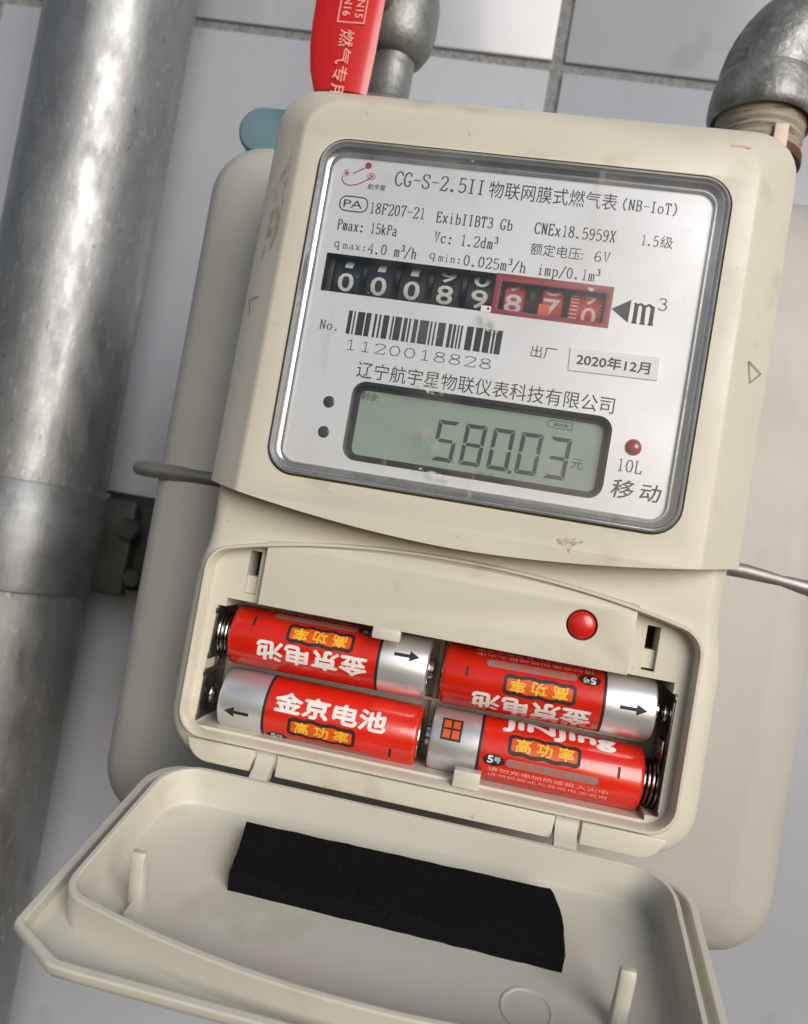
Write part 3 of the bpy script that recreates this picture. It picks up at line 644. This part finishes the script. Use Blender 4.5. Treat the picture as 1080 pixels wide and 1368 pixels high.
def lid_ring(ins=0):
    pts = []; x = 55.6-ins; r = 9.-ins; n = 7; v0 = 4.6+ins
    for i in range(n+1):
        t = math.radians(-90+90*i/n); pts.append((x-r+r*math.cos(t), v0+r+r*math.sin(t)))
    r2 = 6-ins*.6
    for i in range(n+1):
        t = math.radians(78*i/n); pts.append((x-r2+r2*math.cos(t), 49.2-ins-r2+r2*math.sin(t)))
    m = 24; xe = x-r2+r2*math.cos(math.radians(78))-.4; ye = 49.2-ins-r2+r2*math.sin(math.radians(78))+.1
    for i in range(1, m):
        xx = xe-2*xe*i/m; pts.append((xx, (55.8-ins)-(55.8-ins-ye)*(abs(xx)/xe)**2))
    for i in range(n+1):
        t = math.radians(102+78*i/n); pts.append((-x+r2+r2*math.cos(t), 49.2-ins-r2+r2*math.sin(t)))
    for i in range(n+1):
        t = math.radians(180+90*i/n); pts.append((-x+r+r*math.cos(t), v0+r+r*math.sin(t)))
    return pts
g = loft([at_z(lid_out(1.9),-2.3), at_z(lid_out(1.75),-.3), at_z(lid_out(1.45),0), at_z(lid_out(.35),0), at_z(lid_out(.1),-.3), at_z(lid_out(0),-1.3), at_z(lid_out(.25),-2.0), at_z(lid_out(1.0),-3.0), at_z(lid_out(4),-6.4), at_z(lid_out(7),-8)], False, True)
g.join(loft([at_z(lid_out(1.9),-2.3), at_z(lid_out(3.2),-3.4)]))
g.join(plate([lid_out(3.2), [(p[0],p[1]) for p in lid_ring(0)]], -3.4, -3.4))
cover = build('battery_cover', g, 'lid', meter, T=LT, smooth=32, label='opened lid hanging level below the batteries')
R_ = lambda i, z: at_z(lid_ring(i), z)
build('inner_rim', loft([R_(-.1,-4.4),R_(0,2.7),R_(.2,3.0),R_(1.0,3.0),R_(1.2,2.7),R_(1.4,-4.6),R_(1.8,-5.3),R_(2.6,-5.6)], False, True), 'lid', cover, T=LT, smooth=32)
for x0, x1 in ((-37.3,-33.2),(31.0,35.8)):
    pf = [(-101.4,-7.6),(-101.4,-7.05),(-103.6,-6.8),(-105.2,-5.9),(-106.5,-4.0),(-107.2,-3.1),(-108.2,-2.8),(-109.2,-3.4),(-108.4,-5.5),(-106.5,-8.2)]
    build('hinge_tongue', loft([[(x, a, b) for a, b in pf] for x in (x0, x0+.2, x1-.2, x1)], True, True), 'lid', cover, smooth=40)
def fin(x, v):
    prof = [(1.8,-5.6),(1.4,-2),(1.2,3.6),(.95,5.6),(.4,6.2),(-.7,6.0),(-1.0,5.0),(-.7,2),(-1.1,-5.6)]
    L = [[(x+dx, v+p[0], p[1]) for p in prof] for dx in (-1.3,-1.1,1.1,1.3)]
    for i, s in ((0,.88),(3,.88)): L[i] = [(p[0], v+(p[1]-v)*s, p[2]-.1) for p in L[i]]
    return loft(L, True, True)
for x in (-45.6, 42.6):
    build('latch_fin', fin(x, 38.2), 'lid', cover, T=LT, smooth=50)
    build('latch_rib', box(x-.35,36.5,-5.7,x+.35,43,-3.4,.15), 'lid', cover, T=LT)
build('moulding_ring', loft([[(27.4+r*math.cos(2*PI*i/32), 39.6+r*math.sin(2*PI*i/32), z) for i in range(32)] for r, z in ((4.7,-5.65),(4.6,-5.35),(4.2,-5.35),(4.1,-5.65))]), 'lid', cover, T=LT, smooth=50)
# foam pad
fp = [(-33.9,13.4),(31.0,12.6),(31.7,13.3),(33.4,20),(33.7,29.4),(-31.4,29.2),(-32.4,22)][::1]
rnd = random.Random(4); F = []
for i in range(len(fp)):
    a, b = fp[i], fp[(i+1)%len(fp)]; n = max(1, int(math.dist(a,b)/2.2))
    for k in range(n): F.append((a[0]+(b[0]-a[0])*k/n+rnd.uniform(-.07,.07), a[1]+(b[1]-a[1])*k/n+rnd.uniform(-.07,.07)))
g = loft([at_z(F,-5.6), at_z(inset(F,.05),-3.6), at_z(inset(F,-.02),-1.8), at_z(inset(F,.12),-1.5)], True, True)
g.v = [(v[0]+rnd.uniform(-.05,.05), v[1]+rnd.uniform(-.05,.05), v[2]+(rnd.uniform(-.09,.09) if v[2] > -5 else 0)) for v in g.v]
pad = build('foam_pad', g, 'foam', cover, T=LT, smooth=60, label='black foam strip stuck inside the lid')

# ------------------------------------------------------------------ contacts and springs
def spring(x0, x1, y, z, r0, r1, turns=4.5):
    P = []; n = int(turns*16)
    for i in range(n+1):
        t = i/n; a = t*turns*2*PI; r = r0+(r1-r0)*t; P.append((x0+(x1-x0)*t, y+r*math.cos(a), z+r*math.sin(a)))
    return tube(P, .33, 8)
ZB = -16.6
def contact(x, y0, y1, side):
    g = box(x-.22,y0,-22,x+.22,y1,-9.4,.08)
    for k in (y0, y1-1.6): g.join(box(x-.22,k,-9.6,x+.22,k+1.3,-8.7,.08))
    return g
build('contact_plate', contact(-53.5,-84.0,-71.6,-1), 'dsteel', meter); build('contact_plate', contact(-53.8,-98.6,-86.6,-1), 'dsteel', meter)
build('contact_plate', contact(52.15,-98.2,-71.9,1), 'dsteel', meter)
build('coil_spring', spring(-53.2,-50.4,-78.4,ZB+.4,5.4,4.4,3.5), 'spring', meter); build('coil_spring', spring(52.0,48.7,-93.0,ZB+.4,5.6,4.6,3.5), 'spring', meter)
build('contact_button', dome(0,0,2.4,0,1.4).xf(TR(-53.8,-93.6,ZB,ry=90)), 'steel', meter)
build('contact_button', dome(0,0,2.4,0,1.4).xf(TR(52.0,-77.2,ZB,ry=-90)), 'steel', meter)
build('contact_strip', box(51.3,-89.5,-18,51.75,-82.5,-11,.1), 'steel', meter)
build('contact_strip', box(-53.4,-86.6,-20,-53.0,-84,-14,.1), 'dsteel', meter)

# ------------------------------------------------------------------ batteries (local x from plus end at left to minus end at right)
RB = 7.2
def make_battery():
    t = thing('battery', 'x', 'battery', (0,0,0), 'batteries in the compartment')
    ln = lambda pr, m, n, lab=None: build(n, lathe(pr, 48, TR(rz=-90)), m, t, smooth=40)
    # lathe axis y -> after rz=-90 axis x, positive h -> +x
    ln([(3.2,-23.6),(6.3,-23.7),(6.9,-23.4),(RB,-22.7),(RB,-12.4)], 'silver', 'silver_band')
    ln([(RB+.01,-12.5),(RB+.03,-12.4),(RB+.03,-11.9),(RB+.01,-11.8)], 'ink', 'black_ring')
    ln([(RB,-11.9),(RB,23.2),(6.95,23.9),(6.5,24.2),(4.5,24.25)], 'batred', 'wrapper')
    ln([(2.2,-25.0),(2.6,-24.8),(2.65,-23.9),(4.8,-23.8),(5.0,-23.5)], 'steel', 'plus_terminal')
    ln([(5.0,24.1),(4.9,24.45),(0.5,24.5)], 'steel', 'minus_terminal')
    W = lambda g, dz=.03: wrap(g, RB+dz, 0, 'y', 0, 0, .8)
    pr = lambda g, m, n='printed_line': build(n, g, m, t, smooth=-1)
    pr(W(text('金京电池', -9.8,-2.1,16.6,2.5,0,.045)), 'white')
    pr(W(text('JiNJing', -7.5,-23.6,17.5,-18.8,0,.06)), 'white')
    for s0 in (-5.1, -26.6):
        def scal(x0, x1, y, h, e):
            P = []; n = 3
            for i in range(40):
                a = 2*PI*i/40; xx = (x0+x1)/2+((x1-x0)/2+e)*max(-1,min(1,1.18*math.cos(a))); yy = y+(h+e)*max(-1,min(1,1.35*math.sin(a)))
                bump_ = .22*math.cos((xx-x0)/(x1-x0)*2*PI*3); P.append((xx, yy-(bump_ if yy > y else -bump_)*(-1)))
            return P
        pr(W(plate([scal(-5.2,9.4,s0,1.6,.8)],0,0), .02), 'ink', 'printed_badge'); pr(W(plate([scal(-5.2,9.4,s0,1.5,.05)],0,0), .035), 'badge', 'printed_badge')
        pr(W(text('高 功 率', -4.2,s0-1.45,8.6,s0+1.45,0,.03), .05), 'yellow')
        pr(W(disc(-8.6,s0-4.2,2.5,0,28,1.35), .02), 'ink', 'printed_badge'); pr(W(text('5', -10.0,s0-5.0,-8.8,s0-3.4,0,.05).join(text('号', -8.6,s0-4.8,-7.1,s0-3.5,0,.01)), .04), 'white')
        pr(W(plate([rrect(-5.8,s0-5.1,14.5,s0-3.3,.9,4)],0,0), .02), 'bar', 'printed_bar'); pr(W(text('SIZE AA  R6P  1.5V', -4.5,s0-4.8,12.5,s0-3.6,0,.0), .035), 'badge')
        pr(W(text('请勿充电加热或投入火中', -9.6,s0-7.0,17.0,s0-5.9,0,0)), 'pinkprint'); pr(W(text('请勿拆解或与其他电池混用', -9.6,s0-8.6,17.0,s0-7.5,0,0)), 'pinkprint')
        pr(W(G().add([(18.3,s0-2.6,0),(18.9,s0-2.6,0),(18.9,s0-.1,0),(18.3,s0-.1,0)],[(0,1,2,3)])), 'ink', 'minus_mark')
    g = plate([[(-21.6,-4.6),(-19.2,-5.9),(-19.2,-5.0),(-15.6,-5.0),(-15.6,-4.2),(-19.2,-4.2),(-19.2,-3.3)]],0,0); pr(W(g), 'ink', 'plus_arrow')
    pr(W(G().add([(-21.3,-28.6,0),(-16.6,-28.6,0),(-16.6,-23.4,0),(-21.3,-23.4,0)],[(0,1,2,3)]),.02), 'ink', 'printed_badge')
    g = G()
    for a, b in ((-20.8,-28.1),(-18.7,-28.1),(-20.8,-25.8),(-18.7,-25.8)): g.join(W(G().add([(a,b,0),(a+1.6,b,0),(a+1.6,b+1.8,0),(a,b+1.8,0)],[(0,1,2,3)]),.04))
    pr(g, 'badge', 'printed_badge')
    return t
bat = make_battery()
def kids(o): return [c for c in C.objects if c.parent == o]
def place(first, x, y, flip, roll, tilt, label):
    if first: t = bat
    else:
        t = bat.copy(); C.objects.link(t)
        for c in kids(bat):
            d = c.copy(); C.objects.link(d); d.parent = t
    t['label'] = label
    # device rotation: roll about x, then flip about z (out of the wall)
    Rm = Matrix.Rotation(math.radians(tilt+(180 if flip else 0)),4,'Z') @ Matrix.Rotation(math.radians(-roll),4,'X')
    Tm = Matrix.Translation((x,y,ZB)) @ Rm
    B = Matrix(((1,0,0,0),(0,0,-1,0),(0,1,0,0),(0,0,0,1)))
    W_ = B @ Tm @ B.inverted(); W_.translation = A4 @ Vector((x,y,ZB)); t.matrix_world = W_; t.matrix_basis = W_
place(True,  -26.2,-93.6, False, 22, -.4, 'lower left battery, arrow band pointing left, upright white characters')
place(False,  24.4,-92.9, False, 238, .0, 'lower right battery, coil spring at its right end, red cross-barred square on band')
place(False, -26.0,-77.9, True, 12, .6, 'upper left battery, coil spring at its left end, characters upside down')
place(False,  25.3,-77.2, True, 34, .9, 'upper right battery below the red button, characters upside down')

# ------------------------------------------------------------------ left riser pipe and its clamp
PX, PZ, PR = -208.5, -166, 32.5
pipe = thing('riser_pipe', 'thick galvanised vertical gas pipe left of the meter', 'pipe', (PX,-700,PZ))
def circ(r, y, n=64): return [(PX+r*math.cos(2*PI*i/n), y, PZ+r*math.sin(2*PI*i/n)) for i in range(n)]
pipe.matrix_basis = Matrix.Translation(A4 @ Vector((PX,-700,PZ)))
build('pipe_wall', loft([circ(PR,y) for y in (-700,-400,-200,0,200,500)], True, True), 'galv', pipe, smooth=60)
clamp = thing('pipe_clamp', 'wide steel clamp band holding the thick pipe to the wall', 'pipe clamp', (PX,-74,PZ))
cl = G(); n = 40; yt, yb = -51.5, -99
def arcs(r, y): return [(PX+r*math.cos(math.radians(-22+200*i/n)), y, PZ+r*math.sin(math.radians(-22+200*i/n))) for i in range(n+1)]
cl.join(loft([arcs(PR+.1,yt), arcs(PR+1.6,yt+.1), arcs(PR+2.0,yt-.4), arcs(PR+2.0,yb+.4), arcs(PR+1.6,yb), arcs(PR+.1,yb), arcs(PR+.1,yt)], closed=False))
build('band', cl, 'clampm', clamp, smooth=40)
build('bracket_arm', box(PX+20,-93,-216,PX+58,-55,-188,2), 'clampd', clamp)
build('bracket_foot', box(PX+8,-99,-228,PX+70,-50,-214,2), 'clampd', clamp)
build('bracket_ear', box(PX+30,-98,-182,PX+47,-53,-176,1.5), 'clampd', clamp)
hexb = lambda r, h: lathe([(r*.9,0),(r,.6),(r,h-.6),(r*.9,h)], 6)
build('bolt_head', hexb(5.5,5).xf(TR(PX+47,-66,-176,rx=90)), 'clampd', clamp, smooth=20)
build('bolt_head', hexb(4.5,5).xf(TR(PX+52,-88,-178,rx=90)), 'clampd', clamp, smooth=20)
build('bracket_ear', box(PX-52,-98,-172,PX-31,-53,-164,1.5), 'clampd', clamp)
build('bolt_head', hexb(6,7).xf(TR(PX-38,-60,-164,rx=90)), 'clampd', clamp, smooth=20)

# ------------------------------------------------------------------ inlet valve with red lever
vx, vz = -57, -95
valve = thing('ball_valve', 'grey ball valve with flat red lever above the meter', 'valve', (vx,86,vz))
hexn = lambda r, y0, y1: lathe([(r*.92,y0),(r,y0+1),(r,y1-1),(r*.92,y1)], 6, TR(vx,0,vz))
build('union_nut', hexn(13,85.5,99), 'valve', valve, smooth=20)
build('valve_neck', lathe([(9.4,97),(9.2,100),(7.8,103),(7.8,116),(9.6,119)], 40, TR(vx,0,vz)), 'valve', valve)
build('valve_body', lathe([(8,116),(10.5,118),(12.6,122),(13.5,128),(13.5,136),(12.4,142),(10,146),(9,152),(11,153),(11,170),(8,171)], 40, TR(vx,0,vz)), 'valve', valve, smooth=50)
build('pipe_stub', lathe([(8.4,168),(8.4,420)], 32, TR(vx,0,vz)), 'galv', valve, smooth=50)
build('stem', tube([(vx-3,130,vz+8),(vx-5,130,vz+27)], 4.2), 'valve', valve)
hl = []
for y, xl, xr, zo in ((84,-71.5,-54.6,-61),(90,-73.6,-54.2,-60.6),(97,-74.9,-53.9,-60.3),(105,-75.4,-53.8,-60),(115,-75.6,-53.7,-60),(128,-75.4,-53.6,-60.6),(145,-74,-54,-61.6)):
    pts = []; m = 16
    for i in range(m+1):
        t = i/m; x = xl+(xr-xl)*t; pts.append((x, y, zo+1.6*math.sin(PI*t)**.6))
    for i in range(m+1):
        t = 1-i/m; x = xl+(xr-xl)*t; pts.append((x+(.8 if t < .5 else -.8)*(1 if t in (0,1) else 0), y, zo-2.2+1.0*math.sin(PI*t)))
    hl.append(pts)
hd = build('lever', loft(hl, True, True), 'handle', valve, smooth=60, label='flat red lever with pale printed characters')
rz = Matrix.Rotation(-PI/2, 4, 'Z'); zh = -58.25
def vtext(s, xc, wd, ytop, ybot, wt=0.):   # text running downwards
    t = text(s, 0, -wd/2, ytop-ybot, wd/2, 0, wt); return t.xf(Matrix.Translation((xc, ytop, zh)) @ rz)
build('printed_line', vtext('DN15', -60.6, 2.4, 114.6, 106.4, .01), 'pinkprint', hd, smooth=-1)
build('printed_line', vtext('PN16', -64.6, 2.4, 114.6, 106.8, .01), 'pinkprint', hd, smooth=-1)
g = G(); stroke([(-66.9,118),(-66.9,104.8),(-58.6,104.8),(-58.6,118)], .35,.35, zh, g); build('printed_box', g, 'pinkprint', hd, smooth=-1)
build('printed_line', vtext('燃气专用', -63.2, 4.6, 102.4, 80.5, 0.), 'pinkprint', hd, smooth=-1)

# ------------------------------------------------------------------ outlet elbow
ex, ez = 69.2, -95
elbow = thing('pipe_elbow', 'dark cast iron elbow on the pipe at the upper right', 'pipe elbow', (ex,104,ez))
build('thread_nipple', lathe([(12.2,86),(12.6,92),(13.0,96),(13.4,97),(13.0,98.2),(13.7,99.4),(13.3,100.8),(14.0,102),(13.6,103.4),(14.2,105),(14,112)], 40, TR(ex,0,ez)), 'tape', elbow, smooth=25)
build('lock_nut', hexn(12.6,84,91.5).xf(TR(ex-vx)), 'brass', elbow, smooth=20)
build('rusty_washer', lathe([(13.3,91),(14.2,91.6),(14.2,94.6),(12,95.4)], 30, TR(ex,0,ez)), 'rust', elbow)
build('tape_end', box(ex+1.4,89,ez+13.6,ex+5.6,99,ez+14.6,.3), mat('white_thread_tape', srgb(225,205,190), .7, noise=(300,.1)), elbow)
build('collar', lathe([(13.6,113),(14.6,106.2),(15.6,105.2),(16.6,105.8),(17.1,108),(17.0,112),(16.5,116.5),(15.6,119.5),(14.4,121)], 48, TR(ex,0,ez), caps=False), 'iron', elbow, smooth=50)
P = []; RR = []
for i in range(13):
    a = math.radians(92*i/12); P.append((ex+26-26*math.cos(a), 117+26*math.sin(a), ez)); RR.append(15.6)
P = [(ex,112,ez)]+P+[(ex+34,143,ez)]; RR = [15.4]+RR+[15.6]
build('bend', tube(P, RR, 44, False), 'iron', elbow, smooth=60)
build('collar', lathe([(15,0),(17,1.5),(17.4,4),(17.4,14),(16.6,16)], 48, TR(ex+28,143,ez,rz=-90)), 'iron', elbow, smooth=50)
build('outlet_pipe', lathe([(13.4,14),(13.4,300)], 40, TR(ex+28,143,ez,rz=-90)), 'galv', elbow, smooth=50)

# ------------------------------------------------------------------ teal plastic cap behind the upper left corner
cap = thing('plastic_cap', 'teal rounded plastic cap behind the upper left corner of the meter', 'cap', (-90,63,-80))
L = []
for ins, z in ((1.2,-77.5),(.3,-78),(0,-79),(0,-85),(.6,-86.5)):
    L.append(at_z(inset(rrect(-101.2,70.6,-76,86.6,7.9), ins) if ins else rrect(-101.2,70.6,-76,86.6,7.9), z))
build('cap_shell', loft(L, True, True), 'teal', cap, smooth=50)
build('cap_post', tube([(-88,60.5,-84),(-88,72,-84)], 3), 'teal', cap)

for o in list(bpy.data.objects):
    if '_o' in o: del o['_o']
